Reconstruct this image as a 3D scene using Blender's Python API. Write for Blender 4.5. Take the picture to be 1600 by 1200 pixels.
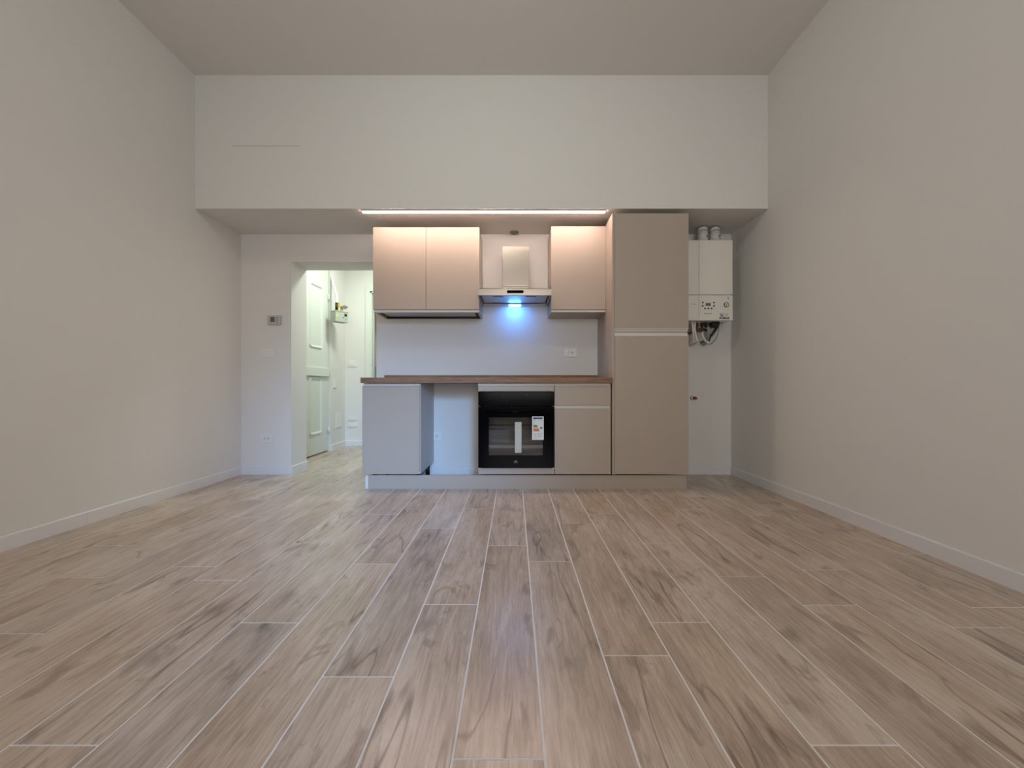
import bpy, bmesh, math, random
from mathutils import Vector, Matrix, Euler
random.seed(7)
for o in list(bpy.data.objects): bpy.data.objects.remove(o)
SC = bpy.context.scene
COL = SC.collection
R = math.radians

# ------------------------------------------------------------------ camera
F = 637.0
H = 0.82
cam = bpy.data.cameras.new('camera'); cam.sensor_width = 36; cam.lens = F/1600*36
cam.shift_x = -3/1600; cam.shift_y = 4/1600; cam.clip_start = 0.02
co = bpy.data.objects.new('camera', cam); COL.objects.link(co)
co.location = (0, 0, H); co.rotation_euler = (R(90), 0, 0)
SC.camera = co

# ------------------------------------------------------------------ world, lights, exposure
SC.view_settings.view_transform = 'Standard'
SC.view_settings.look = 'None'
SC.view_settings.gamma = 1
SC.view_settings.use_curve_mapping = False
SC.view_settings.exposure = 0.0
w = bpy.data.worlds.new('world'); SC.world = w; w.use_nodes = True
w.node_tree.nodes['Background'].inputs[0].default_value = (0.8, 0.88, 1, 1)
w.node_tree.nodes['Background'].inputs[1].default_value = 0.3

def light(name, kind, loc, energy, color, target=None, **kw):
    l = bpy.data.lights.new(name, kind); l.energy = energy; l.color = color
    for k, v in kw.items(): setattr(l, k, v)
    o = bpy.data.objects.new(name, l); COL.objects.link(o); o.location = loc
    if target is not None:
        o.rotation_euler = (Vector(target)-Vector(loc)).to_track_quat('-Z', 'Y').to_euler()
    return o
# lamp that hangs from the ceiling above the photographer
light('ceiling_lamp_light', 'POINT', (-0.25, 1.35, 3.08), 18.5, (0.95, 1.0, 0.95), shadow_soft_size=0.14)
# daylight through the window in the wall behind the camera
light('window_daylight', 'AREA', (0.1, -2.7, 1.55), 34, (1.0, 0.97, 0.96), (-0.1, 3.2, 1.25), shape='RECTANGLE', size=1.5, size_y=1.9, spread=R(120))
# added narrow bluish beam, source unseen, aimed at the left half of the kitchen
light('added_blue_beam', 'AREA', (0.75, -2.75, 2.1), 7.8, (0.22, 0.50, 1.0), (-1.0, 3.2, 0.15), shape='RECTANGLE', size=0.7, size_y=0.7, spread=R(26))
# lamp of the hallway
light('hallway_lamp_light', 'AREA', (-1.55, 4.75, 2.62), 25, (0.89, 1.0, 0.90), (-1.55, 4.75, 0), shape='DISK', size=0.35)

# ------------------------------------------------------------------ materials
def mat(name, col, rough=0.5, metal=0.0, spec=0.5, bump=0.0, bscale=60, vary=0.0, coat=0.0, emit=None, estr=0):
    m = bpy.data.materials.new(name); m.use_nodes = True
    nt = m.node_tree; b = nt.nodes['Principled BSDF']
    c = tuple(((v/255)/12.92 if v/255 <= .04045 else ((v/255+.055)/1.055)**2.4) for v in col)+(1,)
    b.inputs['Base Color'].default_value = c
    b.inputs['Roughness'].default_value = rough
    b.inputs['Metallic'].default_value = metal
    b.inputs['Specular IOR Level'].default_value = spec
    b.inputs['Coat Weight'].default_value = coat
    tc = nt.nodes.new('ShaderNodeTexCoord')
    n = nt.nodes.new('ShaderNodeTexNoise'); n.inputs['Scale'].default_value = bscale; n.inputs['Detail'].default_value = 4
    nt.links.new(tc.outputs['Object'], n.inputs['Vector'])
    if vary > 0:
        mx = nt.nodes.new('ShaderNodeMix'); mx.data_type = 'RGBA'
        mx.inputs[6].default_value = tuple(v*(1-vary) for v in c[:3])+(1,)
        mx.inputs[7].default_value = tuple(min(1, v*(1+vary)) for v in c[:3])+(1,)
        nt.links.new(n.outputs[0], mx.inputs[0]); nt.links.new(mx.outputs[2], b.inputs['Base Color'])
    if bump > 0:
        bp = nt.nodes.new('ShaderNodeBump'); bp.inputs['Strength'].default_value = bump; bp.inputs['Distance'].default_value = 0.002
        nt.links.new(n.outputs[0], bp.inputs['Height']); nt.links.new(bp.outputs[0], b.inputs['Normal'])
    if emit:
        b.inputs['Emission Color'].default_value = emit+(1,); b.inputs['Emission Strength'].default_value = estr
    return m
M = dict(
    wall=mat('white_wall_paint', (221, 219, 214), 0.85, spec=0.25, bump=0.12, bscale=140, vary=0.015),
    ceil=mat('white_ceiling_paint', (222, 220, 216), 0.9, spec=0.2, bump=0.1, bscale=140, vary=0.015),
    base=mat('white_baseboard_lacquer', (222, 221, 220), 0.45),
    cab=mat('greige_laminate', (174, 161, 147), 0.42, spec=0.45, bump=0.03, bscale=500, vary=0.02),
    carc=mat('pale_laminate', (206, 203, 200), 0.5, vary=0.01),
    prof=mat('pale_lacquered_aluminium', (216, 211, 201), 0.45),
    steel=mat('brushed_steel', (170, 160, 148), 0.28, metal=0.92, vary=.06, bscale=5),
    dsteel=mat('filter_steel', (170, 172, 178), 0.4, metal=0.75),
    black=mat('black_glass', (5, 5, 7), 0.12, spec=0.05),
    mblack=mat('black_plastic', (14, 14, 14), 0.4),
    dark=mat('dark_gap', (20, 17, 15), 0.8),
    plast=mat('white_plastic', (226, 224, 220), 0.35),
    doorp=mat('white_door_enamel', (214, 218, 210), 0.35, bump=0.05, bscale=30),
    thermo=mat('grey_white_plastic', (186, 184, 184), 0.4),
    boil=mat('ivory_boiler_enamel', (226, 223, 211), 0.35),
    grey=mat('grey_display', (95, 98, 96), 0.3),
    meter=mat('grey_meter_paint', (165, 172, 160), 0.5, vary=0.05),
    brass=mat('brass', (190, 150, 60), 0.35, metal=0.8),
    yell=mat('yellow_handle', (205, 170, 30), 0.4),
    red=mat('red_plastic', (150, 25, 20), 0.4),
    copper=mat('copper_pipe', (92, 66, 52), 0.4, metal=0.8),
    chrome=mat('chrome', (200, 200, 200), 0.2, metal=1.0),
    tape=mat('pale_tape', (190, 188, 172), 0.6),
    paper=mat('label_paper', (225, 225, 220), 0.6),
    navy=mat('print_blue', (30, 75, 130), 0.6),
    ink=mat('print_black', (20, 20, 25), 0.6),
    green=mat('print_green', (60, 120, 60), 0.6),
    lime=mat('print_lime', (150, 175, 60), 0.6),
    yel2=mat('print_yellow', (225, 195, 70), 0.6),
    oran=mat('print_orange', (225, 130, 70), 0.6),
    redp=mat('print_red', (205, 60, 60), 0.6),
    mark=mat('grey_print', (120, 118, 112), 0.6),
    enamel=mat('dark_oven_enamel', (140, 128, 116), 0.35, vary=0.1, bscale=20),
    tile=mat('grey_dado_paint', (120, 122, 112), 0.5),
    grout=mat('pale_grout', (226, 222, 220), 0.8, vary=0.05, bscale=20),
    led=mat('warm_led_diffuser', (255, 250, 240), 0.5, emit=(1.0, 0.755, 0.66), estr=72),
    bled=mat('blue_led_diffuser', (220, 240, 255), 0.5, emit=(0.07, 0.33, 1.0), estr=44),
)
# oven pane: tinted glass
def glassmat():
    m = bpy.data.materials.new('tinted_oven_glass'); m.use_nodes = True; nt = m.node_tree
    for n in list(nt.nodes): nt.nodes.remove(n)
    out = nt.nodes.new('ShaderNodeOutputMaterial'); mx = nt.nodes.new('ShaderNodeMixShader')
    t = nt.nodes.new('ShaderNodeBsdfTransparent'); t.inputs[0].default_value = (.85, .84, .83, 1)
    g = nt.nodes.new('ShaderNodeBsdfGlossy'); g.inputs['Roughness'].default_value = 0.06
    fr = nt.nodes.new('ShaderNodeFresnel'); fr.inputs[0].default_value = 1.25
    nt.links.new(fr.outputs[0], mx.inputs[0]); nt.links.new(t.outputs[0], mx.inputs[1]); nt.links.new(g.outputs[0], mx.inputs[2])
    nt.links.new(mx.outputs[0], out.inputs[0]); return m
M['pane'] = glassmat()

def srgb(c): return tuple(((v/255)/12.92 if v/255 <= .04045 else ((v/255+.055)/1.055)**2.4) for v in c)+(1,)
def woodmat(name, ramp, grain_scale, along='Y', rough=0.5, knots=True, attr=True, huev=0.10, spec=.5):
    m = bpy.data.materials.new(name); m.use_nodes = True; nt = m.node_tree; N = nt.nodes; L = nt.links
    b = N['Principled BSDF']
    tc = N.new('ShaderNodeTexCoord')
    def math_(op, a, bb=None, c=None):
        n = N.new('ShaderNodeMath'); n.operation = op
        for i, v in enumerate((a, bb, c)):
            if v is None: continue
            if isinstance(v, (int, float)): n.inputs[i].default_value = v
            else: L.new(v, n.inputs[i])
        return n.outputs[0]
    vec = tc.outputs['Object']
    at = None
    if attr:
        at = N.new('ShaderNodeAttribute'); at.attribute_name = 'plank'
        sc = N.new('ShaderNodeVectorMath'); sc.operation = 'SCALE'; sc.inputs[3].default_value = 37.0
        L.new(at.outputs['Color'], sc.inputs[0])
        ad = N.new('ShaderNodeVectorMath'); ad.operation = 'ADD'
        L.new(vec, ad.inputs[0]); L.new(sc.outputs[0], ad.inputs[1]); vec = ad.outputs[0]
    def mapped(sx, sy, sz=1):
        mp = N.new('ShaderNodeMapping')
        s = (sx, sy, sz) if along == 'Y' else (sy, sx, sx)
        mp.inputs['Scale'].default_value = s; L.new(vec, mp.inputs[0]); return mp.outputs[0]
    def noise(v, s, d=4, dist=0, r=.55):
        n = N.new('ShaderNodeTexNoise'); n.inputs['Scale'].default_value = s; n.inputs['Detail'].default_value = d
        n.inputs['Distortion'].default_value = dist; n.inputs['Roughness'].default_value = r; L.new(v, n.inputs['Vector']); return n.outputs[0]
    broad = noise(mapped(1.6, .5), grain_scale*1.2, 3, 0.8)
    streak = noise(mapped(9, .55), grain_scale*2.2, 5, 1.6, .65)
    fine = noise(mapped(30, 1.6), grain_scale*3.5, 4, 0.6, .7)
    mixv = math_('ADD', math_('MULTIPLY', broad, .32), math_('ADD', math_('MULTIPLY', streak, .38), math_('MULTIPLY', fine, .30)))
    cr = N.new('ShaderNodeValToRGB'); cr.color_ramp.elements[0].position = .39; cr.color_ramp.elements[1].position = .61
    cr.color_ramp.elements[0].color = srgb(ramp[0]); cr.color_ramp.elements[1].color = srgb(ramp[2])
    e = cr.color_ramp.elements.new(.5); e.color = srgb(ramp[1]); L.new(mixv, cr.inputs[0])
    col = cr.outputs[0]
    def mixc(fac, c, dark):
        mx = N.new('ShaderNodeMix'); mx.data_type = 'RGBA'; L.new(fac, mx.inputs[0]); L.new(c, mx.inputs[6])
        mx.inputs[7].default_value = srgb(dark); return mx.outputs[2]
    if knots:
        # long dark cracks that wander along the plank
        cv = noise(mapped(2.3, .24), 2.4, 3, 0.35, .5)
        ridge = math_('ABSOLUTE', math_('SUBTRACT', cv, .5))
        line = math_('SUBTRACT', 1.0, math_('SMOOTH_MIN', math_('MULTIPLY', ridge, 95.0), 1.0, .3))
        msk = noise(mapped(1.5, .8), 1.9, 2)
        msk = math_('MULTIPLY', math_('MAXIMUM', math_('SUBTRACT', msk, .46), 0), 9.0)
        lf = math_('MULTIPLY', math_('MAXIMUM', line, 0), math_('MINIMUM', msk, 1.0))
        col = mixc(math_('MULTIPLY', lf, .72), col, (104, 82, 68))
        # knots with rings
        vo = N.new('ShaderNodeTexVoronoi'); vo.inputs['Scale'].default_value = 3.2; L.new(mapped(1.35, .62), vo.inputs['Vector'])
        sep = N.new('ShaderNodeSeparateColor'); L.new(vo.outputs['Color'], sep.inputs[0])
        wob = noise(mapped(3, 1.5), 6, 2)
        d = math_('ADD', vo.outputs['Distance'], math_('MULTIPLY', math_('SUBTRACT', wob, .5), .14))
        kn = math_('MAXIMUM', math_('SUBTRACT', 1.0, math_('MULTIPLY', d, 9.0)), 0)
        pick = math_('GREATER_THAN', sep.outputs[0], .55)
        col = mixc(math_('MULTIPLY', math_('MULTIPLY', kn, pick), .7), col, (112, 94, 82))
        rings = math_('SINE', math_('MULTIPLY', d, 120.0))
        rf = math_('MULTIPLY', math_('MAXIMUM', math_('SUBTRACT', 1.0, math_('MULTIPLY', d, 3.6)), 0), math_('MAXIMUM', rings, 0))
        col = mixc(math_('MULTIPLY', math_('MULTIPLY', rf, pick), .16), col, (110, 92, 78))
        # short smoky smudges
        sm = noise(mapped(3.2, 1.1), 3.4, 4, 1.2, .6)
        sf = math_('MINIMUM', math_('MULTIPLY', math_('MAXIMUM', math_('SUBTRACT', sm, .58), 0), 5.0), .40)
        col = mixc(sf, col, (108, 92, 80))
    if attr:
        hs = N.new('ShaderNodeHueSaturation'); L.new(col, hs.inputs['Color'])
        sp = N.new('ShaderNodeSeparateColor'); L.new(at.outputs['Color'], sp.inputs[0])
        L.new(math_('ADD', 1-huev/2, math_('MULTIPLY', sp.outputs[0], huev)), hs.inputs['Value'])
        L.new(math_('ADD', .86, math_('MULTIPLY', sp.outputs[1], .2)), hs.inputs['Saturation'])
        col = hs.outputs[0]
    L.new(col, b.inputs['Base Color'])
    b.inputs['Roughness'].default_value = rough
    b.inputs['Specular IOR Level'].default_value = spec
    bp = N.new('ShaderNodeBump'); bp.inputs['Strength'].default_value = .25; bp.inputs['Distance'].default_value = .001
    L.new(fine, bp.inputs['Height']); L.new(bp.outputs[0], b.inputs['Normal'])
    return m
M['plank'] = woodmat('oak_look_floor_tile', ((158, 138, 120), (187, 166, 147), (208, 191, 174)), 2.0, rough=.25, huev=.07, spec=.75)
M['wtop'] = woodmat('walnut_worktop', ((104, 76, 54), (134, 102, 76), (156, 124, 96)), 2.0, along='X', rough=.62, knots=False, attr=False)

# ------------------------------------------------------------------ helpers
class MB:
    def __init__(s, org=(0, 0, 0)): s.bm = bmesh.new(); s.org = Vector(org); s.mats = []
    def _mi(s, m):
        if m is None: return 0
        if m not in s.mats: s.mats.append(m)
        return s.mats.index(m)
    def _merge(s, b, m=None, smooth=False):
        mi = s._mi(m)
        for f in b.faces: f.material_index = mi; f.smooth = smooth
        bmesh.ops.translate(b, verts=b.verts, vec=-s.org)
        me = bpy.data.meshes.new('tmp'); b.to_mesh(me); b.free(); s.bm.from_mesh(me); bpy.data.meshes.remove(me)
    def box(s, x0, x1, y0, y1, z0, z1, bev=0.0, m=None, seg=2):
        b = bmesh.new(); bmesh.ops.create_cube(b, size=1)
        for v in b.verts:
            v.co = Vector(((x0+x1)/2+v.co.x*(x1-x0), (y0+y1)/2+v.co.y*(y1-y0), (z0+z1)/2+v.co.z*(z1-z0)))
        if bev > 0: bmesh.ops.bevel(b, geom=b.edges[:], offset=bev, segments=seg, affect='EDGES', profile=.5)
        s._merge(b, m); return s
    def cyl(s, p0, p1, r0, r1=None, n=24, m=None):
        r1 = r0 if r1 is None else r1
        p0 = Vector(p0); p1 = Vector(p1); d = p1-p0
        b = bmesh.new(); bmesh.ops.create_cone(b, cap_ends=True, segments=n, radius1=r0, radius2=r1, depth=d.length)
        q = d.to_track_quat('Z', 'Y').to_matrix().to_4x4()
        bmesh.ops.transform(b, matrix=Matrix.Translation((p0+p1)/2) @ q, verts=b.verts)
        mi = s._mi(m)
        for f in b.faces: f.smooth = len(f.verts) == 4; f.material_index = mi
        bmesh.ops.translate(b, verts=b.verts, vec=-s.org)
        me = bpy.data.meshes.new('tmp'); b.to_mesh(me); b.free(); s.bm.from_mesh(me); bpy.data.meshes.remove(me)
        return s
    def tube(s, pts, r, n=12, m=None, sub=6):
        P = [Vector(p) for p in pts]
        if len(P) > 2:   # Catmull-Rom
            Q = [P[0]*2-P[1]]+P+[P[-1]*2-P[-2]]; out = []
            for i in range(1, len(Q)-2):
                for k in range(sub):
                    t = k/sub; a, b_, c, d = Q[i-1], Q[i], Q[i+1], Q[i+2]
                    out.append(.5*((2*b_)+(c-a)*t+(2*a-5*b_+4*c-d)*t*t+(3*b_-a-3*c+d)*t**3))
            out.append(P[-1]); P = out
        b = bmesh.new(); rings = []
        up = Vector((0, 0, 1))
        for i, p in enumerate(P):
            t = (P[min(i+1, len(P)-1)]-P[max(i-1, 0)]).normalized()
            u = t.cross(up) if abs(t.dot(up)) < .98 else t.cross(Vector((0, 1, 0)))
            u.normalize(); v = t.cross(u)
            rr = r[min(i*len(r)//len(P), len(r)-1)] if isinstance(r, (list, tuple)) else r
            rings.append([b.verts.new(p+u*math.cos(2*math.pi*k/n)*rr+v*math.sin(2*math.pi*k/n)*rr) for k in range(n)])
        for a, c in zip(rings, rings[1:]):
            for k in range(n): b.faces.new((a[k], a[(k+1) % n], c[(k+1) % n], c[k]))
        b.faces.new(rings[0]); b.faces.new(rings[-1][::-1])
        bmesh.ops.recalc_face_normals(b, faces=b.faces)
        s._merge(b, m, True); return s
    def prism(s, pts, axis, a0, a1, m=None, bev=0.0):
        """extrude a 2D outline along an axis ('x','y','z')"""
        b = bmesh.new()
        def mk(p, a):
            return {'x': (a, p[0], p[1]), 'y': (p[0], a, p[1]), 'z': (p[0], p[1], a)}[axis]
        v0 = [b.verts.new(mk(p, a0)) for p in pts]; v1 = [b.verts.new(mk(p, a1)) for p in pts]
        b.faces.new(v0); b.faces.new(v1[::-1])
        for i in range(len(pts)): b.faces.new((v0[i], v1[i], v1[(i+1) % len(pts)], v0[(i+1) % len(pts)]))
        bmesh.ops.recalc_face_normals(b, faces=b.faces)
        if bev > 0: bmesh.ops.bevel(b, geom=b.edges[:], offset=bev, segments=2, affect='EDGES', profile=.5)
        s._merge(b, m); return s
    def build(s, name, m=None, parent=None, kind=None, label=None, cat=None, group=None):
        me = bpy.data.meshes.new(name); s.bm.to_mesh(me); s.bm.free()
        if s.mats:
            for k in s.mats: me.materials.append(M[k])
        else: me.materials.append(M[m])
        o = bpy.data.objects.new(name, me); COL.objects.link(o)
        if parent: o.parent = parent
        if parent is None or getattr(parent, 'parent', None) is None and False: pass
        if parent is None: o.location = s.org
        if kind: o['kind'] = kind
        if label: o['label'] = label
        if cat: o['category'] = cat
        if group: o['group'] = group
        return o
def thing(name, label, cat, loc, group=None, rz=0):
    o = bpy.data.objects.new(name, None); COL.objects.link(o); o.empty_display_size = .1
    o.location = loc; o.rotation_euler = (0, 0, rz); o['label'] = label; o['category'] = cat
    if group: o['group'] = group
    return o
def rrect(x0, x1, z0, z1, r, n=5):
    pts = []
    for cx, cz, a in ((x1-r, z1-r, 0), (x0+r, z1-r, 90), (x0+r, z0+r, 180), (x1-r, z0+r, 270)):
        for k in range(n+1):
            t = R(a+90*k/n); pts.append((cx+r*math.cos(t), cz+r*math.sin(t)))
    return pts

# ------------------------------------------------------------------ dimensions of the place (metres, Y away from the camera)
XL, XR = -2.55, 2.03          # side walls
YB, YB2 = 3.81, 4.09          # back wall, its far side
YS = 3.26                     # face of the bulkhead
ZC, ZS = 3.31, 2.243          # ceiling, soffit
OX0, OX1, OZ = -2.08, -1.286, 1.985   # passage opening
HX0, HX1, HY, HZ = -2.34, -0.85, 5.65, 2.72   # hallway
YR = -2.9

# floor: every tile plank on a bed of grout
def floor():
    bm = bmesh.new(); P = .2035; LN = 1.2035; g = .0026
    lay = bm.loops.layers.float_color.new('plank')
    starts = {-12: .3, -11: .9, -10: .55, -9: .15, -8: 1.857, -7: 1.728, -6: .932, -5: 1.416, -4: 1.884, -3: 1.152, -2: 1.535, -1: .898,
              0: 1.912, 1: 1.243, 2: 1.418, 3: .932, 4: 1.758, 5: 1.531, 6: .62, 7: 1.388, 8: 1.513, 9: .8}
    for k in range(-14, 10):
        x0 = .068+P*k; x1 = x0+P
        if x1 < XL-.12 or x0 > XR+.12: continue
        s = starts.get(k, .4) % LN - LN*4
        while s < 6.9:
            a, b_ = max(s, YR-.1), min(s+LN, 6.9)
            if b_ > a:
                c = (random.random(), random.random(), random.random(), 1)
                f = bm.faces.new([bm.verts.new(p) for p in ((x0+g, a+g, 0), (x1-g, a+g, 0), (x1-g, b_-g, 0), (x0+g, b_-g, 0))])
                f.material_index = 0
                lo = [v.co.copy() for v in f.verts]
                for l in f.loops: l[lay] = c
                # plank edges
                vs = f.verts[:]; bot = [bm.verts.new((p.x, p.y, -.0012)) for p in lo]
                for i in range(4):
                    q = bm.faces.new((vs[i], bot[i], bot[(i+1) % 4], vs[(i+1) % 4])); q.material_index = 0
                    for l in q.loops: l[lay] = c
            s += LN
    x0, x1, y0, y1 = XL-.2, XR+.2, YR-.15, 6.95
    for z, fl in ((-.0010, False), (-.06, True)):
        vs = [bm.verts.new(p) for p in ((x0, y0, z), (x1, y0, z), (x1, y1, z), (x0, y1, z))]
        f = bm.faces.new(vs[::-1] if fl else vs); f.material_index = 1
    me = bpy.data.meshes.new('floor'); bm.to_mesh(me); bm.free()
    me.materials.append(M['plank']); me.materials.append(M['grout'])
    o = bpy.data.objects.new('floor', me); COL.objects.link(o); o['kind'] = 'structure'
floor()
S = dict(kind='structure')
MB().box(XL-.15, XL, YR-.15, YB2, 0, ZC).build('wall_left', 'wall', **S)
MB().box(XR, XR+.15, YR-.15, YB2, 0, ZC).build('wall_right', 'wall', **S)
# wall behind the camera with its window opening
wb = MB(); wz0, wz1 = .6, 2.5
wb.box(XL, XR, YR-.15, YR, 0, wz0).box(XL, XR, YR-.15, YR, wz1, ZC)
wb.box(XL, -.25, YR-.15, YR, wz0, wz1).box(1.1, XR, YR-.15, YR, wz0, wz1)
wb.build('wall_rear', 'wall', **S)
MB().box(XL, XR, YR-.15, YS, ZC, ZC+.12).build('ceiling', 'ceil', **S)
MB().box(XL, XR, YS, YB2, ZS, ZC).build('wall_bulkhead', 'wall', **S)
m = MB()
m.box(XL, OX0, YB, YB2, 0, ZS).box(OX0, OX1, YB, YB2, OZ, ZS).box(OX1, XR, YB, YB2, 0, ZS)
m.build('wall_back', 'wall', **S)
MB().box(-2.25, -1.71, YS-.0006, YS, 2.742, 2.7445).build('trim_1', 'mark', **S)   # hairline crack in the bulkhead plaster
# hallway shell
D0, D1, DZ = 4.42, 5.2, 2.45
m = MB(); m.box(HX0-.15, HX0, YB2, D0, 0, HZ).box(HX0-.15, HX0, D1, HY, 0, HZ).box(HX0-.15, HX0, D0, D1, DZ, HZ)
m.box(HX0-.15, HX0-.1, D0, D1, 0, DZ)
m.build('wall_hallway_left', 'wall', **S)
E0, E1, EZ = -1.99, -1.19, 2.14
m = MB(); m.box(HX0-.15, E0, HY, HY+.12, 0, HZ).box(E1, HX1+.1, HY, HY+.12, 0, HZ).box(E0, E1, HY, HY+.12, EZ, HZ)
m.build('wall_hallway_back', 'wall', **S)
MB().box(HX1, HX1+.1, YB2, HY, 0, HZ).build('wall_hallway_right', 'wall', **S)
MB().box(HX0-.15, HX1+.1, YB2, HY+.12, HZ, HZ+.1).build('ceiling', 'ceil', **S)
m = MB(); m.box(-2.3, -.8, 6.5, 6.6, 0, HZ, m='wall').box(-2.3, -.8, 6.492, 6.5, 0, 1.14, m='tile')
m.box(-2.3, -2.2, HY+.12, 6.5, 0, HZ, m='wall').box(-.9, -.8, HY+.12, 6.5, 0, HZ, m='wall').box(-2.3, -.8, HY+.12, 6.6, HZ, HZ+.1, m='wall')
m.build('wall_far_room', **S)

# baseboards
BH, BT = .075, .013
def bb(name, segs):
    m = MB()
    for ax, fix, a, b_, sgn in segs:
        pr = [(0, 0), (BT, 0), (BT, BH-.004), (BT-.004, BH), (0, BH)]
        if ax == 'y': m.prism([(fix+sgn*p[0], p[1]) for p in pr], 'y', a, b_)
        else: m.prism([(fix+sgn*p[0], p[1]) for p in pr], 'x', a, b_)
    m.build(name, 'base', **S)
bb('baseboard_left', [('y', XL, YR, 2.425, 1), ('y', XL, 2.4265, YB, 1)])
bb('baseboard_right', [('y', XR, YR, YB, -1)])
bb('baseboard_back_left', [('x', YB, XL+BT, OX0, -1), ('y', OX0, YB-BT, YB2, 1)])
bb('baseboard_back_right', [('x', YB, OX1, XR-BT, -1)])
bb('baseboard_hallway_left', [('y', HX0, D1+.012, HY, 1)])
bb('baseboard_hallway_back', [('x', HY, HX0+BT, E0-.07, -1)])

# hallway door in the left wall: old panelled leaf
dx = HX0-.026
d1 = MB((dx, 4.8, 0)).box(dx-.045, dx, D0+.005, D1-.006, .012, DZ-.01, .002).build('door_1', 'doorp', **S)
o3 = (dx, 4.8, 0)
def mould(m, y0, y1, z0, z1, r, wd, dp):
    """raised rounded moulding ring on the door face"""
    a = rrect(y0, y1, z0, z1, r); b_ = rrect(y0+wd, y1-wd, z0+wd, z1-wd, max(r-wd, .004)); c = rrect(y0+wd*.5, y1-wd*.5, z0+wd*.5, z1-wd*.5, max(r-wd*.5, .004))
    bm = bmesh.new(); N = len(a)
    rings = [[bm.verts.new((dx+h, p[0], p[1])) for p in q] for q, h in ((a, 0.0), (c, dp), (b_, 0.0))]
    for u, v in zip(rings, rings[1:]):
        for i in range(N): bm.faces.new((u[i], u[(i+1) % N], v[(i+1) % N], v[i]))
    bmesh.ops.recalc_face_normals(bm, faces=bm.faces)
    m._merge(bm)
m = MB(o3); mould(m, 4.70, 5.03, 1.27, 2.05, .05, .04, .016); m.build('panel_moulding', 'doorp', d1)
m = MB(o3); mould(m, 4.70, 5.01, .24, .94, .05, .04, .016); m.build('panel_moulding', 'doorp', d1)
MB(o3).box(dx, dx+.028, D0+.01, 5.165, .945, 1.05, .004).build('middle_rail', 'doorp', d1)
for z in (.26, 1.0, 1.95):
    MB(o3).cyl((dx+.012, D1-.016, z-.04), (dx+.012, D1-.016, z+.04), .009, n=12).cyl((dx+.012, D1-.016, z+.04), (dx+.012, D1-.016, z+.052), .005, n=10).build('hinge', 'plast', d1)
# door at the end of the hallway: white frame round a doorway
d2 = MB(((E0+E1)/2, HY, 0))
t = .065
d2.prism([(E0-t, 0), (E0-t, EZ+t), (E1+t, EZ+t), (E1+t, 0), (E1, 0), (E1, EZ), (E0, EZ), (E0, 0)], 'y', HY-.016, HY, m='doorp')
d2.box(E0-.012, E0+.022, HY-.005, HY+.12, 0, EZ, m='doorp').box(E1-.022, E1+.012, HY-.005, HY+.12, 0, EZ, m='doorp').box(E0, E1, HY-.005, HY+.12, EZ-.022, EZ, m='doorp')
d2 = d2.build('door_2', **S)
MB(((E0+E1)/2, HY, 0)).box(E0+.024, E0+.034, HY+.03, HY+.09, 0, EZ-.024).build('door_stop', 'doorp', d2)

# ------------------------------------------------------------------ kitchen
YF = 3.24      # face of base and tall doors
YD = YF+.019   # back of doors
def cabinet_box(m, x0, x1, y0, y1, z0, z1, t=.018, back=True, top=True, bottom=True):
    m.box(x0, x0+t, y0, y1, z0, z1, .0008).box(x1-t, x1, y0, y1, z0, z1, .0008)
    if bottom: m.box(x0+t, x1-t, y0, y1, z0, z0+t, .0008)
    if top: m.box(x0+t, x1-t, y0, y1, z1-t, z1, .0008)
    if back: m.box(x0+t, x1-t, y1-.02, y1-.012, z0+t, z1-t)
def profile(org, x0, x1, z0, z1, par, y=YF, m='prof', flip=False):
    """recessed J channel that serves as the handle"""
    a = MB(org)
    zt, zb = (z1, z0)
    a.prism([(y+.018, zt), (y+.022, zt), (y+.022, zb), (y+.001, zb), (y+.001, zb+.006), (y+.004, zb+.006), (y+.004, zb+.003), (y+.018, zb+.003)] if not flip else
            [(y+.018, zb), (y+.022, zb), (y+.022, zt), (y+.001, zt), (y+.001, zt-.006), (y+.004, zt-.006), (y+.004, zt-.003), (y+.018, zt-.003)], 'x', x0, x1)
    return a.build('handle_profile', m, par)
X0, X1, X2, X3, X4, X5 = -1.206, -.747, -.285, .321, .777, 1.388
ZT0, ZT1 = .848, .891
ZD = .1235      # foot of the doors
ZDT = .826      # head of the doors
# left base cabinet
o = ((X0+X1)/2, 3.5, .12)
c = thing('base_cabinet', 'narrow base cabinet with one plain door under the left end of the worktop', 'cabinet', o, None)
m = MB(o); cabinet_box(m, X0+.004, X1, YD+.002, YB-.002, .12, ZT0-.001, back=False); m.build('body', 'carc', c)
MB(o).box(X0, X1-.0035, YF, YD, ZD, ZDT, .0012).build('door', 'cab', c)
profile(o, X0+.006, X1-.004, ZDT+.001, ZT0-.002, c)
MB(o).cyl((X1, 3.66, .80), (X1+.004, 3.66, .80), .006, n=12).build('cap', 'plast', c)
# oven housing
o0 = o
o = ((X2+X3)/2, 3.5, .12)
for fx in (X0+.06, X1-.035):
    for fy in (3.36, 3.70): MB(o0).cyl((fx, fy, 0), (fx, fy, .012), .032, .03, 20).cyl((fx, fy, .01), (fx, fy, .12), .018, .02, 16).build('foot', 'mblack', c)
c = thing('oven_housing', 'greige base cabinet that houses the black oven, with a slim panel above and below it', 'cabinet', o)
m = MB(o); cabinet_box(m, X2, X3, YD+.002, YB-.03, .12, ZT0-.001, back=False, top=False); m.build('body', 'cab', c)
MB(o).box(X2+.001, X3-.002, YF, YD, .782, ZDT, .0012).build('upper_panel', 'cab', c)
MB(o).box(X2+.001, X3-.002, YF, YD, ZD, .1715, .0012).build('lower_panel', 'cab', c)
profile(o, X2+.001, X3-.002, ZDT+.001, ZT0-.002, c)
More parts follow.
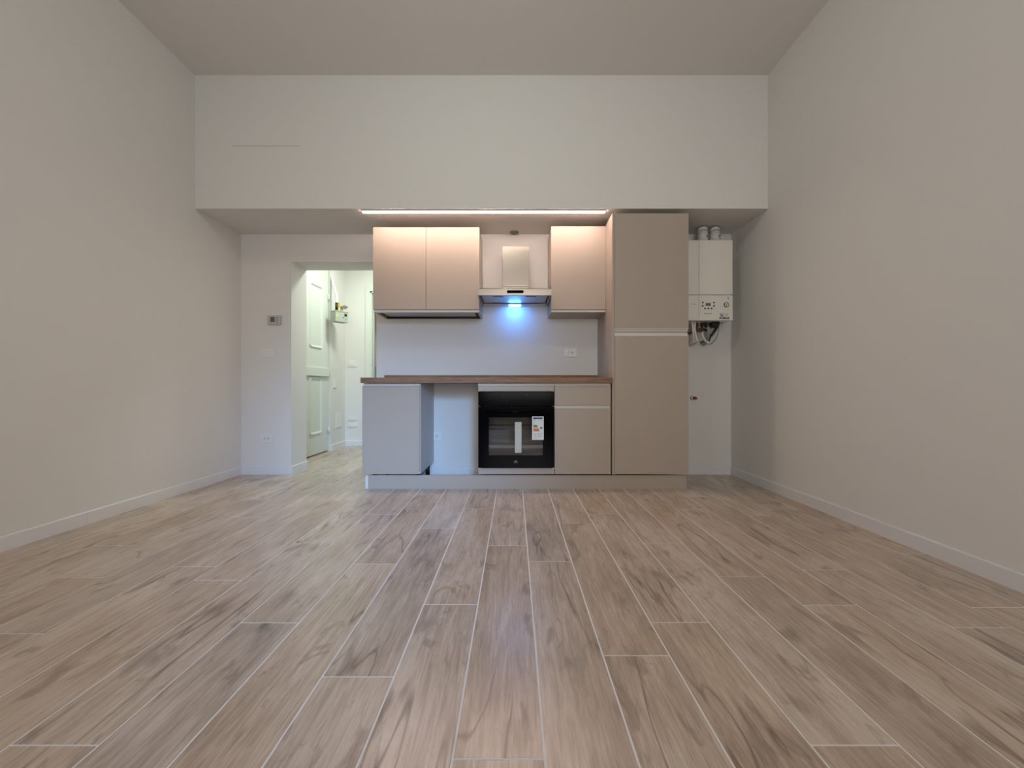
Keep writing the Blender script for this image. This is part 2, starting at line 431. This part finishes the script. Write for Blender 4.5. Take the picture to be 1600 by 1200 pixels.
# oven
ox0, ox1, oz0, oz1 = X2+.003, X3-.003, .175, .7805
o = ((ox0+ox1)/2, YF, oz0)
c = thing('oven', 'built-in black glass oven with a sticker and a strip of tape on its window', 'oven', o)
zc = .662
YO = YF-.022
MB(o).box(ox0, ox1, YO, YF+.02, zc+.004, oz1, .0025).build('control_panel', 'black', c)
kx, kz = (787-803)*YF/F, H-18.5*YF/F
k = MB(o).cyl((kx, YO-.018, kz), (kx, YO, kz), .017, .019, 32).build('knob', 'black', c)
MB(o).box(kx-.001, kx+.001, YO-.0188, YO-.018, kz+.004, kz+.015).build('knob_mark', 'mark', k)
m = MB(o)
for a in range(0, 360, 45): m.box(kx+.027*math.cos(R(a))-.0012, kx+.027*math.cos(R(a))+.0012, YO-.0004, YO, kz+.027*math.sin(R(a))-.0012, kz+.027*math.sin(R(a))+.0012)
m.build('dial_marks', 'mark', c)
dxm = (823-803)*YF/F; dzm = H-13*YF/F
MB(o).box(dxm-.004, dxm+.004, YO-.0004, YO, dzm-.001, dzm+.001).box(dxm-.001, dxm+.001, YO-.0004, YO, dzm-.006, dzm-.003).build('display_mark', 'mark', c)
# door as a frame with a real window opening
wx0, wx1, wz0, wz1 = (764-803)*YF/F, (848-803)*YF/F, H-107*YF/F, H-48*YF/F
def frame(m, x0, x1, z0, z1, a0, a1, c0, c1, y0, y1, mm=None):
    m.box(x0, a0, y0, y1, z0, z1, m=mm).box(a1, x1, y0, y1, z0, z1, m=mm).box(a0, a1, y0, y1, z0, c0, m=mm).box(a0, a1, y0, y1, c1, z1, m=mm)
m = MB(o); frame(m, ox0, ox1, oz0+.002, zc, wx0, wx1, wz0, wz1, YO, YF-.002)
dr = m.build('door', 'black', c)
MB(o).box(wx0, wx1, YO+.002, YO+.006, wz0, wz1).build('window_pane', 'pane', dr)
hz = H-38.7*YF/F; hx0, hx1 = (758.5-803)*YF/F, (850-803)*YF/F
m = MB(o).cyl((hx0, YO-.038, hz), (hx1, YO-.038, hz), .009, n=20)
m.cyl((hx0+.03, YO-.038, hz), (hx0+.03, YO, hz), .007).cyl((hx1-.03, YO-.038, hz), (hx1-.03, YO, hz), .007)
m.build('handle', 'black', dr)
tx0, tx1 = (804.6-803)*YF/F, (814.8-803)*YF/F
MB(o).box(tx0, tx1, YO-.0006, YO+.0002, H-103*YF/F, H-55*YF/F).build('tape_strip', 'tape', dr, label='pale strip of tape down the oven window')
# energy label
lx0, lx1, lz0, lz1 = (831.2-803)*YF/F, (849.2-803)*YF/F, H-82.8*YF/F, H-46.3*YF/F
lw, lh = lx1-lx0, lz1-lz0
lb = MB(o).box(lx0, lx1, YO-.001, YO, lz0, lz1).build('energy_label', 'paper', dr, label='white energy rating label with coloured bars')
m = MB(o)
def lr(u0, u1, v0, v1, mm, q=.0016): m.box(lx0+u0*lw, lx0+u1*lw, YO-q, YO-.001, lz0+v0*lh, lz0+v1*lh, m=mm)
lr(.1, .9, .885, .955, 'navy'); lr(.12, .32, .89, .95, 'ink', .0019)
lr(.15, .27, .83, .85, 'ink'); lr(.6, .85, .825, .835, 'mark'); lr(.1, .2, .76, .77, 'mark'); lr(.1, .2, .69, .70, 'mark')
for i, (cc, u1) in enumerate((('green', .42), ('green', .46), ('lime', .49), ('yel2', .53), ('oran', .57), ('redp', .61), ('redp', .64))):
    v = .60-i*.038
    lr(.1, u1, v, v+.033, cc)
m.prism([(lx0+.66*lw, lz0+.51*lh), (lx0+.72*lw, lz0+.54*lh), (lx0+.88*lw, lz0+.54*lh), (lx0+.88*lw, lz0+.48*lh), (lx0+.72*lw, lz0+.48*lh)], 'y', YO-.0016, YO-.001, m='ink')
for (u0, u1, v0) in ((.15, .35, .26), (.42, .8, .265), (.15, .3, .21), (.45, .6, .2), (.7, .85, .2), (.2, .35, .165), (.45, .8, .14), (.15, .4, .1), (.1, .25, .05)): lr(u0, u1, v0, v0+.013, 'mark')
m.build('print', None, lb)
m = MB(o); bx, bz = (806-803)*YF/F, H-116*YF/F
m.prism([(bx-.012, bz-.006), (bx+.012, bz-.006), (bx+.008, bz+.006), (bx-.008, bz+.006)], 'y', YO-.0005, YO)
for i in range(4): m.box(bx-.016+i*.009, bx-.011+i*.009, YO-.0005, YO, bz-.013, bz-.0085)
m.build('emblem', 'mark', dr)
for xx in (ox0+.001, ox1-.017): MB(o).box(xx, xx+.016, YO+.002, YF-.001, oz0-.0035, oz0+.0065, .001).build('corner_bracket', 'chrome', c)
# cavity with shelf and tray
m = MB(o); cx0, cx1, cz0, cz1, cy0, cy1 = ox0+.06, ox1-.06, oz0+.06, zc-.03, YF, YF+.42
m.box(cx0-.01, cx0, cy0, cy1, cz0, cz1).box(cx1, cx1+.01, cy0, cy1, cz0, cz1).box(cx0, cx1, cy0, cy1, cz0-.01, cz0).box(cx0, cx1, cy0, cy1, cz1, cz1+.01).box(cx0, cx1, cy1, cy1+.01, cz0, cz1)
m.cyl(((cx0+cx1)/2, cy1-.012, (cz0+cz1)/2), ((cx0+cx1)/2, cy1, (cz0+cz1)/2), .09, n=32)
m.build('cavity', 'enamel', c)
m = MB(o); zr = H-66.7*(YF+.01)/F
m.tube([(cx0+.004, cy0+.02, zr), (cx1-.004, cy0+.02, zr)], .0035, 8).tube([(cx0+.004, cy1-.05, zr), (cx1-.004, cy1-.05, zr)], .003, 8)
for i in range(13):
    xx = cx0+.02+i*(cx1-cx0-.04)/12; m.tube([(xx, cy0+.02, zr), (xx, cy1-.05, zr)], .0018, 6)
m.build('wire_shelf', 'chrome', c)
m = MB(o); zy = H-91*(YF+.02)/F
m.box(cx0+.002, cx1-.002, cy0+.01, cy1-.04, zy-.03, zy-.026).box(cx0+.002, cx1-.002, cy0+.01, cy0+.014, zy-.03, zy).box(cx0+.002, cx1-.002, cy1-.044, cy1-.04, zy-.03, zy)
m.build('baking_tray', 'enamel', c)
# drawer cabinet
o = ((X3+X4)/2, 3.5, .12)
c = thing('drawer_cabinet', 'greige base cabinet right of the oven with one shallow drawer above a door', 'cabinet', o)
m = MB(o); cabinet_box(m, X3+.001, X4-.002, YD+.002, YB-.03, .12, ZT0-.001); m.build('body', 'cab', c)
MB(o).box(X3+.0025, X4-.009, YF, YD, .671, ZDT, .0012).build('drawer', 'cab', c)
MB(o).box(X3+.0025, X4-.009, YF, YD, ZD, .6435, .0012).build('door', 'cab', c)
profile(o, X3+.003, X4-.012, ZDT+.001, ZT0-.002, c)
profile(o, X3+.003, X4-.012, .645, .6695, c)
# worktop and upstand
MB((-.2, 3.5, ZT0)).box(X0-.004, .7805, YF-.028, YB-.001, ZT0, ZT1, .002).build('worktop', 'wtop', label='long brown wood-look worktop over the base cabinets', cat='worktop')
MB((-.2, 3.79, ZT1)).box(X0, .7805, YB-.022, YB-.001, ZT1, .926, .003).build('upstand', 'wtop', label='low brown wood-look strip along the wall at the back of the worktop', cat='upstand')
# plinth
pz = .110
o = (0, YF+.03, 0)
pl = MB(o).box(-1.165, X5-.006, YF+.024, YF+.04, 0, pz, .001).build('plinth', 'cab', label='long greige plinth board along the floor under all base cabinets', cat='plinth')
MB((0, 0, 0)).box(-1.19, -1.166, YF+.022, YF+.046, -0, pz, .003).build('end_cap', 'prof', pl).location = Vector((0, 0, 0))-Vector(o)
# tall cabinet
o = ((X4+X5)/2, 3.5, .12)
zt = 2.197
c = thing('tall_cabinet', 'tall greige larder cabinet with two stacked doors between the worktop and the boiler', 'cabinet', o)
m = MB(o); cabinet_box(m, X4+.0225, X5-.002, YD+.002, YB-.004, .12, zt-.002); m.build('body', 'cab', c)
MB(o).box(X4+.004, X4+.022, YF+.0, YB-.002, .12, zt, .001).build('side_panel', 'cab', c)
MB(o).box(X4+.0235, X5, YF, YD, 1.2845, zt, .0012).build('upper_door', 'cab', c)
MB(o).box(X4+.0235, X5, YF, YD, ZD, 1.2215, .0012).build('lower_door', 'cab', c)
profile(o, X4+.0235, X5-.001, 1.2225, 1.2475, c)
profile(o, X4+.0235, X5-.001, 1.262, 1.2835, c, flip=True)
MB(o).box(X4+.0235, X5-.006, YF+.019, YF+.02, 1.2475, 1.262).build('joint', 'cab', c)
# wall cabinets
YU = 3.46
def wall_cab(x0, x1, nd, zt, label, rack):
    o = ((x0+x1)/2, 3.63, 1.452)
    c = thing('wall_cabinet', label, 'cabinet', o)
    zb = 1.452
    m = MB(o)
    if rack:
        cabinet_box(m, x0, x1, YU+.021, YB-.002, zb, zt-.002, bottom=False)
    else:
        cabinet_box(m, x0, x1, YU+.021, YB-.002, zb, zt-.002)
    m.build('body', 'cab', c)
    wd = (x1-x0)/nd
    for i in range(nd):
        MB(o).box(x0+i*wd+(.0015 if i else 0), x0+(i+1)*wd-(.0015 if i < nd-1 else 0), YU, YU+.019, zb+.024, zt, .0012).build('door', 'cab', c)
    profile(o, x0+.001, x1-.001, zb+.001, zb+.023, c, y=YU+.0)
    if rack:
        # front rail, drip tray and wire rack of the draining compartment
        MB(o).box(x0+.018, x1-.018, YU+.021, YU+.06, zb+.002, zb+.016, .001).build('front_rail', 'prof', c)
        m = MB(o); m.box(x0+.05, x1-.05, YU+.085, YB-.05, zb+.012, zb+.015)
        m.box(x0+.05, x1-.05, YU+.085, YU+.09, zb+.012, zb+.03).box(x0+.05, x1-.05, YB-.055, YB-.05, zb+.012, zb+.03)
        m.box(x0+.018, x0+.05, YU+.09, YU+.11, zb+.02, zb+.026).box(x1-.05, x1-.018, YU+.09, YU+.11, zb+.02, zb+.026)
        m.build('drip_tray', 'dsteel', c)
        m = MB(o)
        for yy in (YU+.1, YU+.2, YB-.07): m.tube([(x0+.018, yy, zb+.06), (x1-.018, yy, zb+.06)], .003, 8)
        for i in range(28):
            xx = x0+.035+i*(x1-x0-.07)/27; m.tube([(xx, YU+.1, zb+.06), (xx, YU+.2, zb+.05), (xx, YB-.07, zb+.06)], .0018, 6, sub=2)
        m.build('dish_rack', 'chrome', c)
        MB(o).box(x0+.018, x1-.018, YB-.03, YB-.003, zb+.0, zb+.018).build('back_rail', 'mblack', c)
    else:
        MB(o).cyl(((913-803)*3.62/F, 3.62, zb-.0015), ((913-803)*3.62/F, 3.62, zb+.001), .006, n=14).build('screw_cap', 'mark', c)
    return c
wall_cab(-1.196, -.294, 2, 2.172, 'wide two-door wall cabinet with an open draining base, left of the extractor hood', True)
wall_cab(.316, .7795, 1, 2.181, 'narrow single-door wall cabinet between the extractor hood and the tall cabinet', False)

# extractor hood
YH = 3.335
hx0, hx1, hb, ht = -.2955, .307, 1.566, 1.616
o = (0, 3.57, hb)
c = thing('extractor_hood', 'stainless steel chimney extractor hood with a blue light between the wall cabinets', 'extractor hood', o)
m = MB(o)
# shell: front band, sides, sloping top
m.prism([(YH, hb), (YH, ht), (YH+.004, ht+.002), (3.555, 1.681), (YB-.003, 1.681), (YB-.003, hb), (YB-.018, hb), (YB-.018, ht-.012), (YH+.016, ht-.012), (YH+.016, hb)], 'x', hx0+.003, hx1-.003)
m.box(hx0, hx1, YH-.0015, YH+.01, hb, ht+.001, .001)
m.box(hx0, hx0+.014, YH+.01, YB-.003, hb, ht).box(hx1-.014, hx1, YH+.01, YB-.003, hb, ht)
m.build('canopy', 'steel', c)
m = MB(o); cwx = (-.101, .130); YC = 3.575
m.box(cwx[0], cwx[1], YC, YB-.002, 1.69, 2.049, .002).build('chimney', 'steel', c)
MB(o).box((cwx[0]+cwx[1])/2-.0+-.035, (cwx[0]+cwx[1])/2-.0325, YC-.0006, YC+.001, 1.70, 2.04).build('seam', 'steel', c)
m = MB(o); YV = YC-.02
m.box(cwx[0]-.001, cwx[1]+.001, YV, YB-.002, 1.68, 1.699, .001).build('collar', 'steel', c)
m = MB(o)
for i in range(18):
    xx = cwx[0]+.008+i*(cwx[1]-cwx[0]-.016)/17; m.box(xx-.0028, xx+.0028, YV-.0008, YV+.002, 1.6915, 1.6965)
m.build('vent_slots', 'dark', c)
m = MB(o); m.prism(rrect((792-803)*YH/F, (818.2-803)*YH/F, H+(604-458.2)*YH/F, H+(604-453.6)*YH/F, .011), 'y', YH-.0035, YH+.001)
cp = m.build('control_panel', 'black', c)
m = MB(o)
for i in range(5):
    xx = (800+i*2.6-803)*YH/F; m.cyl((xx, YH-.0035, hb+.007), (xx, YH, hb+.007), .0028, n=10)
m.build('button', 'prof', c)
# filters and light strip under the hood
for a, b_ in ((hx0+.03, -.0015+.004), (.0015+.004, hx1-.03)):
    f = MB(o).prism([(YH+.03, hb+.004), (YB-.078, hb+.018), (YB-.078, hb+.024), (YH+.03, hb+.010)], 'x', a, b_).build('filter', 'dsteel', c)
    mid = (a+b_)/2
    MB(o).prism(rrect(mid-.045, mid+.045, YH+.055, YH+.075, .009), 'z', hb+.0035, hb+.0056).build('finger_slot', 'dark', f)
MB(o).box(hx0+.014, hx1-.014, YB-.073, YB-.018, hb+.003, hb+.012, .001).build('rear_panel', 'dsteel', c)
MB(o).prism([(YB-.076, hb+.005), (YB-.074, hb-.008), (YB-.046, hb-.008), (YB-.046, hb+.005)], 'x', -.045, .062).build('lamp', 'bled', c, label='glowing blue-white lamp strip')
HL = light('hood_lamp_light', 'AREA', (.0085, YB-.15, hb-.014), .78, (.05, .30, 1.0), (.0085, YB-.06, hb-.26), shape='RECTANGLE', size=.11, size_y=.03, spread=R(165))

# LED strip under the bulkhead
o = (-.245, 3.298, ZS-.012)
c = thing('led_strip_light', 'long glowing warm white light strip under the bulkhead above the wall cabinets', 'light', o)
MB(o).box(-1.226, .737, 3.281, 3.315, ZS-.010, ZS, .001).build('housing', 'prof', c)
MB(o).box(-1.224, .735, 3.285, 3.311, ZS-.0135, ZS-.009, .001).build('diffuser', 'led', c, label='glowing white diffuser')
# round cover on the soffit
o = ((803.5-803)*3.76/F, 3.757, ZS)
c = MB(o).cyl((o[0], o[1], ZS-.012), (o[0], o[1], ZS), .036, .042, 32).build('duct_cover', 'mark', label='small round grey cover on the soffit above the hood chimney', cat='cover')
MB(o).cyl((o[0], o[1], ZS-.0135), (o[0], o[1], ZS-.0118), .026, .026, 28).build('cap', 'grey', c)

# ------------------------------------------------------------------ switches, sockets, thermostat
def plate(name, label, cat, x, z, y, w_=.12, h_=.08, kind='socket', group=None):
    o = (x, y, z)
    c = thing(name, label, cat, o, group)
    MB(o).box(x-w_/2, x+w_/2, y-.009, y, z-h_/2, z+h_/2, .003).build('cover_plate', 'plast', c)
    MB(o).box(x-.034, x+.034, y-.0105, y-.008, z-.0225, z+.0225, .0008).build('insert', 'plast', c)
    if kind == 'socket':
        m = MB(o).cyl((x+.012, y-.0115, z), (x+.012, y-.0095, z), .019, n=28); m.build('socket_face', 'plast', c)
        for dx_, dz_ in ((-.0095, 0), (.0, 0), (.0095, 0)): MB(o).cyl((x+.012+dx_, y-.0122, z+dz_), (x+.012+dx_, y-.011, z+dz_), .0033, n=10).build('socket_hole', 'ink', c)
        for dz_ in (-.013, 0, .013): MB(o).cyl((x-.023, y-.0115, z+dz_), (x-.023, y-.010, z+dz_), .0033, n=10).build('socket_hole', 'ink', c)
        for a_, b_ in ((.0125, .0165), (-.0165, -.0125)): MB(o).box(x+.009, x+.015, y-.0122, y-.011, z+a_, z+b_).build('earth_contact', 'ink', c)
    elif kind == 'switch':
        for i in range(3): MB(o).box(x-.0335+i*.0225, x-.0125+i*.0225, y-.0125, y-.010, z-.021, z+.021, .0012).build('rocker', 'plast', c)
    elif kind == 'blank':
        MB(o).box(x-.03, x+.03, y-.0112, y-.010, z-.018, z+.018, .0005).build('blank', 'plast', c)
    return c
k = YB/F
plate('light_switch', 'white triple light switch plate below the thermostat', 'switch', (419-803)*k, H+52.5*k, YB, kind='switch')
plate('wall_socket', 'white power socket low on the wall left of the hallway passage', 'socket', (418-803)*k, H-81*k, YB)
plate('wall_socket', 'white power socket on the wall above the worktop, right of the hood', 'socket', (891.5-803)*k, H+53*k, YB)
plate('wall_socket', 'white power socket in the empty gap under the worktop', 'socket', (682.5-803)*k-.012, H-77.5*k, YB)
# thermostat
o = ((430.5-803)*k, YB, H+103.5*k)
c = thing('thermostat', 'small pale wall thermostat with a grey screen, above the light switch', 'thermostat', o)
x, y, z = o
MB(o).box(x-.063, x+.058, y-.026, y, z-.043, z+.043, .006, seg=3)  .build('case', 'thermo', c)
MB(o).box(x-.034, x+.008, y-.0272, y-.0255, z-.020, z+.026, .001).build('screen', 'grey', c)
m = MB(o)
for dz_ in (.018, -.004, -.024): m.box(x+.024, x+.036, y-.029, y-.0255, z+dz_-.004, z+dz_+.005, .001)
m.build('buttons', 'mark', c)
# hallway plates
kh = HY/F
plate('light_switch', 'white switch plate on the end wall of the hallway, at hand height', 'switch', (550.5-803)*kh, H+35.5*kh, HY, .125, .085, 'switch')
plate('wall_socket', 'white blank double plate low on the end wall of the hallway', 'socket', (551-803)*kh, H-50*kh, HY, .125, .042, 'none')
plate('wall_socket', 'white blank plate just above the baseboard on the end wall of the hallway', 'socket', (551-803)*kh, H-60*kh, HY, .125, .042, 'none')
def side_plate(name, label, cat, y, z, w_, h_, m_='plast'):
    o = (HX0, y, z); c = thing(name, label, cat, o)
    MB(o).box(HX0, HX0+.009, y-w_/2, y+w_/2, z-h_/2, z+h_/2, .002).build('cover_plate', m_, c)
    MB(o).box(HX0+.0085, HX0+.0105, y-w_*.32, y+w_*.32, z-h_*.3, z+h_*.3, .0006).build('insert', m_, c)
side_plate('light_switch', 'small white switch plate beside the hallway door', 'switch', 5.32, H+4*5.3/F, .085, .10)
side_plate('junction_cover', 'square pale cover plate low on the hallway side wall beside the old door', 'cover', 5.43, H-53*5.4/F, .17, .19)

# ------------------------------------------------------------------ gas meter in the hallway
gx, gy, gz = -2.205, 5.15, H+(604-496)*5.15/F
c = thing('gas_meter', 'small grey gas meter box hanging from a white pipe in the hallway', 'gas meter', (gx, gy, gz-.075), None, 0)
o = (0, 0, 0)
def loc(ob): ob.location = (0, 0, 0); return ob
rot = Matrix.Rotation(R(38), 4, 'Z')
bodym = MB().box(-.085, .085, -.055, .055, .01, .145, .006)
bodyo = bodym.build('case', 'meter', c); bodyo.rotation_euler = (0, 0, R(55))
MB().box(-.092, .092, -.06, .06, .138, .15, .003).build('lid', 'meter', bodyo)
MB().box(.035, .07, -.0575, -.054, .09, .12).build('counter_window', 'ink', bodyo)
MB().cyl((.02, -.058, .07), (.02, -.054, .07), .006, n=12).cyl((.05, -.058, .05), (.05, -.054, .05), .004, n=12).build('seal', 'mblack', bodyo)
MB().box(-.075, -.055, -.0565, -.0545, .07, .105).build('sticker', 'yel2', bodyo)
m = MB().cyl((-.035, -.0, .145), (-.035, 0, .175), .026, .018).cyl((-.035, 0, .175), (-.035, 0, .26), .018, .016)
m.build('inlet_fitting', 'mblack', c)
m = MB().cyl((.03, .0, .145), (.03, 0, .175), .022, .014).cyl((.03, 0, .175), (.03, 0, .2), .014); m.build('outlet_fitting', 'brass', c)
m = MB().box(-.006, .012, -.02, -.01, .2, .265, .003).box(-.018, .02, -.018, -.008, .205, .222, .002); m.build('valve_handle', 'yell', c)
m = MB().cyl((.02, 0, .2), (.055, -.005, .205), .013).prism([(.04, .185), (.075, .18), (.112, .205), (.075, .225), (.045, .22)], 'y', -.014, .004); m.build('lever', 'mark', c)
m = MB().tube([(-.035, 0, .255), (-.035, 0, .33), (-.045, .01, .37), (-.10, .045, .50), (-.112, .05, .55), (-.125, .06, .60)], .016, 12); m.build('pipe', 'plast', c)

# ------------------------------------------------------------------ boiler in the alcove
yb = 3.5; kb = yb/F
bx0, bx1, bz0, bz1 = 1.474, 1.874, H+(604-501)*kb, H+(604-375.5)*kb
o = ((bx0+bx1)/2, 3.65, bz0)
c = thing('boiler', 'white wall-hung gas boiler with a control panel, in the alcove right of the tall cabinet', 'boiler', o)
zs = H+(604-461.3)*kb
MB(o).box(bx0, bx1, yb+.004, YB-.02, bz0+.002, bz1, .006, seg=3).build('casing', 'boil', c)
fp = MB(o).box(bx0, bx1, yb-.012, yb+.01, zs+.0025, bz1, .008, seg=3).build('upper_front', 'boil', c)
xs = (1091-803)*kb
MB(o).box(xs-.001, xs+.001, yb-.0128, yb-.010, zs+.006, bz1-.008).build('seam', 'mark', fp)
lp = MB(o).box(bx0, bx1, yb-.012, yb+.01, bz0, zs-.0025, .006, seg=3).build('lower_front', 'boil', c)
MB(o).box(xs-.001, xs+.001, yb-.0128, yb-.010, bz0+.008, zs-.006).build('seam', 'mark', lp)
yf = yb-.012; kf = yf/F
def bx_(px): return (px-803)*kf
def bz_(py): return H+(604-py)*kf
pn = MB(o); pn.prism(rrect(bx_(1094.5), bx_(1119.5), bz_(485), bz_(469.2), .008), 'y', yf-.003, yf+.001); pn = pn.build('control_panel', 'boil', c)
MB(o).prism(rrect(bx_(1102.3), bx_(1110.2), bz_(478), bz_(473.6), .003), 'y', yf-.0042, yf-.003).build('display', 'grey', pn)
for px, py in ((1097.8, 472.9), (1115.2, 472.9), (1097.8, 478), (1115.2, 478), (1101.4, 482), (1106.5, 482), (1111.6, 482)):
    MB(o).cyl((bx_(px), yf-.006, bz_(py)), (bx_(px), yf-.003, bz_(py)), .0068, .0072, 16).build('button', 'mblack', pn)
g = MB(o).cyl((bx_(1134.8), yf-.006, bz_(476.2)), (bx_(1134.8), yf, bz_(476.2)), .0205, .0215, 32).build('pressure_gauge', 'mblack', c)
MB(o).cyl((bx_(1134.8), yf-.0066, bz_(476.2)), (bx_(1134.8), yf-.0055, bz_(476.2)), .016, n=28).build('gauge_dial', 'boil', g)
bxx, bzz = bx_(1134.8), bz_(476.2)
MB(o).prism([(bxx-.008, bzz-.006), (bxx-.005, bzz-.009), (bxx+.011, bzz+.009), (bxx+.008, bzz+.011)], 'y', yf-.0075, yf-.0064).build('gauge_needle', 'ink', g)
# sticker with bold mark, small lines and a dark band
st = MB(o).box(bx_(1124), bx_(1139.2), yf-.0012, yf, bz_(498.3), bz_(489.7)).build('sticker', 'paper', c)
m = MB(o); q0, q1 = yf-.0017, yf-.0012
m.box(bx_(1124), bx_(1139.2), q0, q1, bz_(498.3), bz_(495.3), m='ink')
m.box(bx_(1125), bx_(1128), q0, q1, bz_(491), bz_(490.2), m='ink').box(bx_(1125), bx_(1125.9), q0, q1, bz_(492.4), bz_(490.2), m='ink').box(bx_(1125), bx_(1128), q0, q1, bz_(492.8), bz_(492), m='ink').box(bx_(1127.2), bx_(1128), q0, q1, bz_(494.4), bz_(492), m='ink').box(bx_(1125), bx_(1128), q0, q1, bz_(494.4), bz_(493.6), m='ink')
m.box(bx_(1129), bx_(1130.4), q0, q1, bz_(494.4), bz_(491.6), m='ink').box(bx_(1129), bx_(1130.4), q0, q1, bz_(490.9), bz_(490.1), m='ink')
m.box(bx_(1131.5), bx_(1138.6), q0, q1, bz_(490.8), bz_(490.3), m='mark').box(bx_(1133), bx_(1137), q0, q1, bz_(492.4), bz_(491.9), m='mark').box(bx_(1133), bx_(1137), q0, q1, bz_(494), bz_(493.5), m='mark')
for i in range(9):
    if i != 4: m.box(bx_(1125+i*1.5), bx_(1126+i*1.5), yf-.002, q0, bz_(497.5), bz_(496.2), m='paper')
m.build('print', None, st)
m = MB(o)
for i, (a, b_) in enumerate(((1100.8, 1102.6), (1103, 1104.2), (1104.6, 1106), (1106.4, 1107.4), (1107.8, 1109.2), (1109.6, 1111.6))):
    m.box(bx_(a), bx_(b_), yf-.0006, yf, bz_(490.5), bz_(489.0 if i in (0, 5) else 489.5))
m.build('maker_mark', 'mark', c)
m = MB(o)
for i in range(5): m.box(bx_(1080+i*1.4), bx_(1081+i*1.4), yf-.0006, yf, bz_(475.6), bz_(474.8))
m.build('model_mark', 'mark', c)
MB(o).box(bx_(1137.2), bx_(1138.6), yf-.0006, yf, bz_(467.2), bz_(464.8)).build('flame_mark', 'mark', c)
# flues on top
for px, tilt in ((1098, 1), (1117, -1)):
    xx = (px-803)*3.62/F
    m = MB(o); zz = bz1
    m.cyl((xx, 3.62, zz-.002), (xx, 3.62, zz+.012), .048, .046, 28).cyl((xx, 3.62, zz+.01), (xx, 3.62, zz+.12), .043, .043, 28)
    m.cyl((xx, 3.62, zz+.045), (xx, 3.62, zz+.052), .047, .047, 28).cyl((xx, 3.62, zz+.12), (xx, 3.625, zz+.148), .043, .039, 28)
    f = m.build('flue', 'plast', c)
    MB(o).box(xx+.012, xx+.026, 3.566, 3.574, zz+.06, zz+.07).build('clip', 'mark', f)
# pipes and hoses below
def bp(px, py, d): return ((px-803)*d/F, d, H+(604-py)*d/F)
m = MB(o); m.tube([bp(1081, 500, 3.6), bp(1082.5, 512, 3.6), bp(1083, 525, 3.61), bp(1080, 534, 3.68), (bp(1078, 538, 3.7)[0], YB-.002, bp(1078, 538, 3.7)[2])], .0085, 12); m.build('hose', 'plast', c)
m = MB(o); m.tube([bp(1086.5, 500, 3.6), bp(1085.5, 512, 3.6), bp(1087.5, 526, 3.6), bp(1089, 535, 3.62), (bp(1089, 537, 3.66)[0], YB-.002, bp(1089, 537, 3.66)[2])], .009, 12); m.build('hose', 'plast', c)
m = MB(o); m.tube([bp(1097, 518, 3.62), bp(1098, 525, 3.62), bp(1103, 533, 3.63), bp(1107, 536, 3.66), (bp(1109, 537, 3.7)[0], YB-.002, bp(1109, 537, 3.7)[2])], .009, 12); m.build('hose', 'plast', c)
m = MB(o); m.tube([bp(1122, 500, 3.64), bp(1123, 512, 3.65), bp(1120, 527, 3.68), bp(1114, 535, 3.72), bp(1109, 538, 3.78)], .0035, 10); m.build('cable', 'mark', c)
m = MB(o); m.tube([bp(1127, 501, 3.64), bp(1127.5, 505, 3.64), bp(1131, 503, 3.66), bp(1135, 500, 3.66)], .004, 8); m.build('cable', 'ink', c)
m = MB(o); m.tube([bp(1094, 535, 3.79), bp(1100, 533, 3.79), bp(1108, 537, 3.79)], .004, 8); m.build('cable', 'ink', c)
for px in (1088, 1097): 
    a = bp(px, 500, 3.62); m = MB(o).cyl((a[0], a[1], a[2]+.01), (a[0], a[1], a[2]-.03), .011).cyl((a[0], a[1], a[2]-.03), (a[0], a[1], a[2]-.05), .016, n=6).cyl((a[0], a[1], a[2]-.05), (a[0], a[1], a[2]-.10), .009); m.build('copper_pipe', 'copper', c)
a = bp(1092, 516, 3.6); m = MB(o).box(a[0]-.022, a[0]+.03, a[1]-.014, a[1]+.014, a[2]-.016, a[2]+.018, .004).cyl((a[0], a[1], a[2]), (a[0], YB-.002, a[2]), .011); m.build('valve', 'copper', c)
m = MB(o); a = bp(1103, 500, 3.6); m.cyl((a[0], a[1], a[2]+.01), (a[0], a[1], a[2]-.065), .013).cyl((a[0]-.02, a[1], a[2]-.08), (a[0]+.005, a[1], a[2]-.095), .01); m.build('black_fitting', 'mblack', c)
m = MB(o); a = bp(1107, 505, 3.66); m.tube([a, bp(1107, 520, 3.66), bp(1106, 532, 3.7), (bp(1106, 534, 3.7)[0], YB-.002, bp(1106, 535, 3.7)[2])], .017, 14); m.build('condensate_pipe', 'meter', c)
m = MB(o); a = bp(1116, 506, 3.6); m.cyl((a[0], a[1]-.03, a[2]), (a[0], a[1]+.05, a[2]), .034, .034, 28).cyl((a[0], a[1], a[2]+.03), (a[0], a[1], a[2]-.01), .028)
m.build('pump', 'mblack', c)
m = MB(o); m.tube([bp(1121, 509, 3.6), bp(1116, 518, 3.6), bp(1110.5, 526, 3.61), bp(1108, 534, 3.64)], [.013, .013, .012, .006, .004], 12); m.build('black_hose', 'mblack', c)
# capped pipe stub low in the alcove
a = (1.665, YB, H-18*(3.77/F))
o = a
c = thing('pipe_stub', 'short pipe stub with a red cap on the alcove wall right of the tall cabinet', 'pipe', o)
MB(o).cyl((a[0], YB-.05, a[2]), (a[0], YB-.001, a[2]), .011, n=16).cyl((a[0], YB-.006, a[2]), (a[0], YB-.001, a[2]), .02, n=20).build('pipe', 'chrome', c)
MB(o).cyl((a[0]+.0, YB-.08, a[2]-.001), (a[0], YB-.045, a[2]), .013, .015, 16).build('cap', 'red', c)
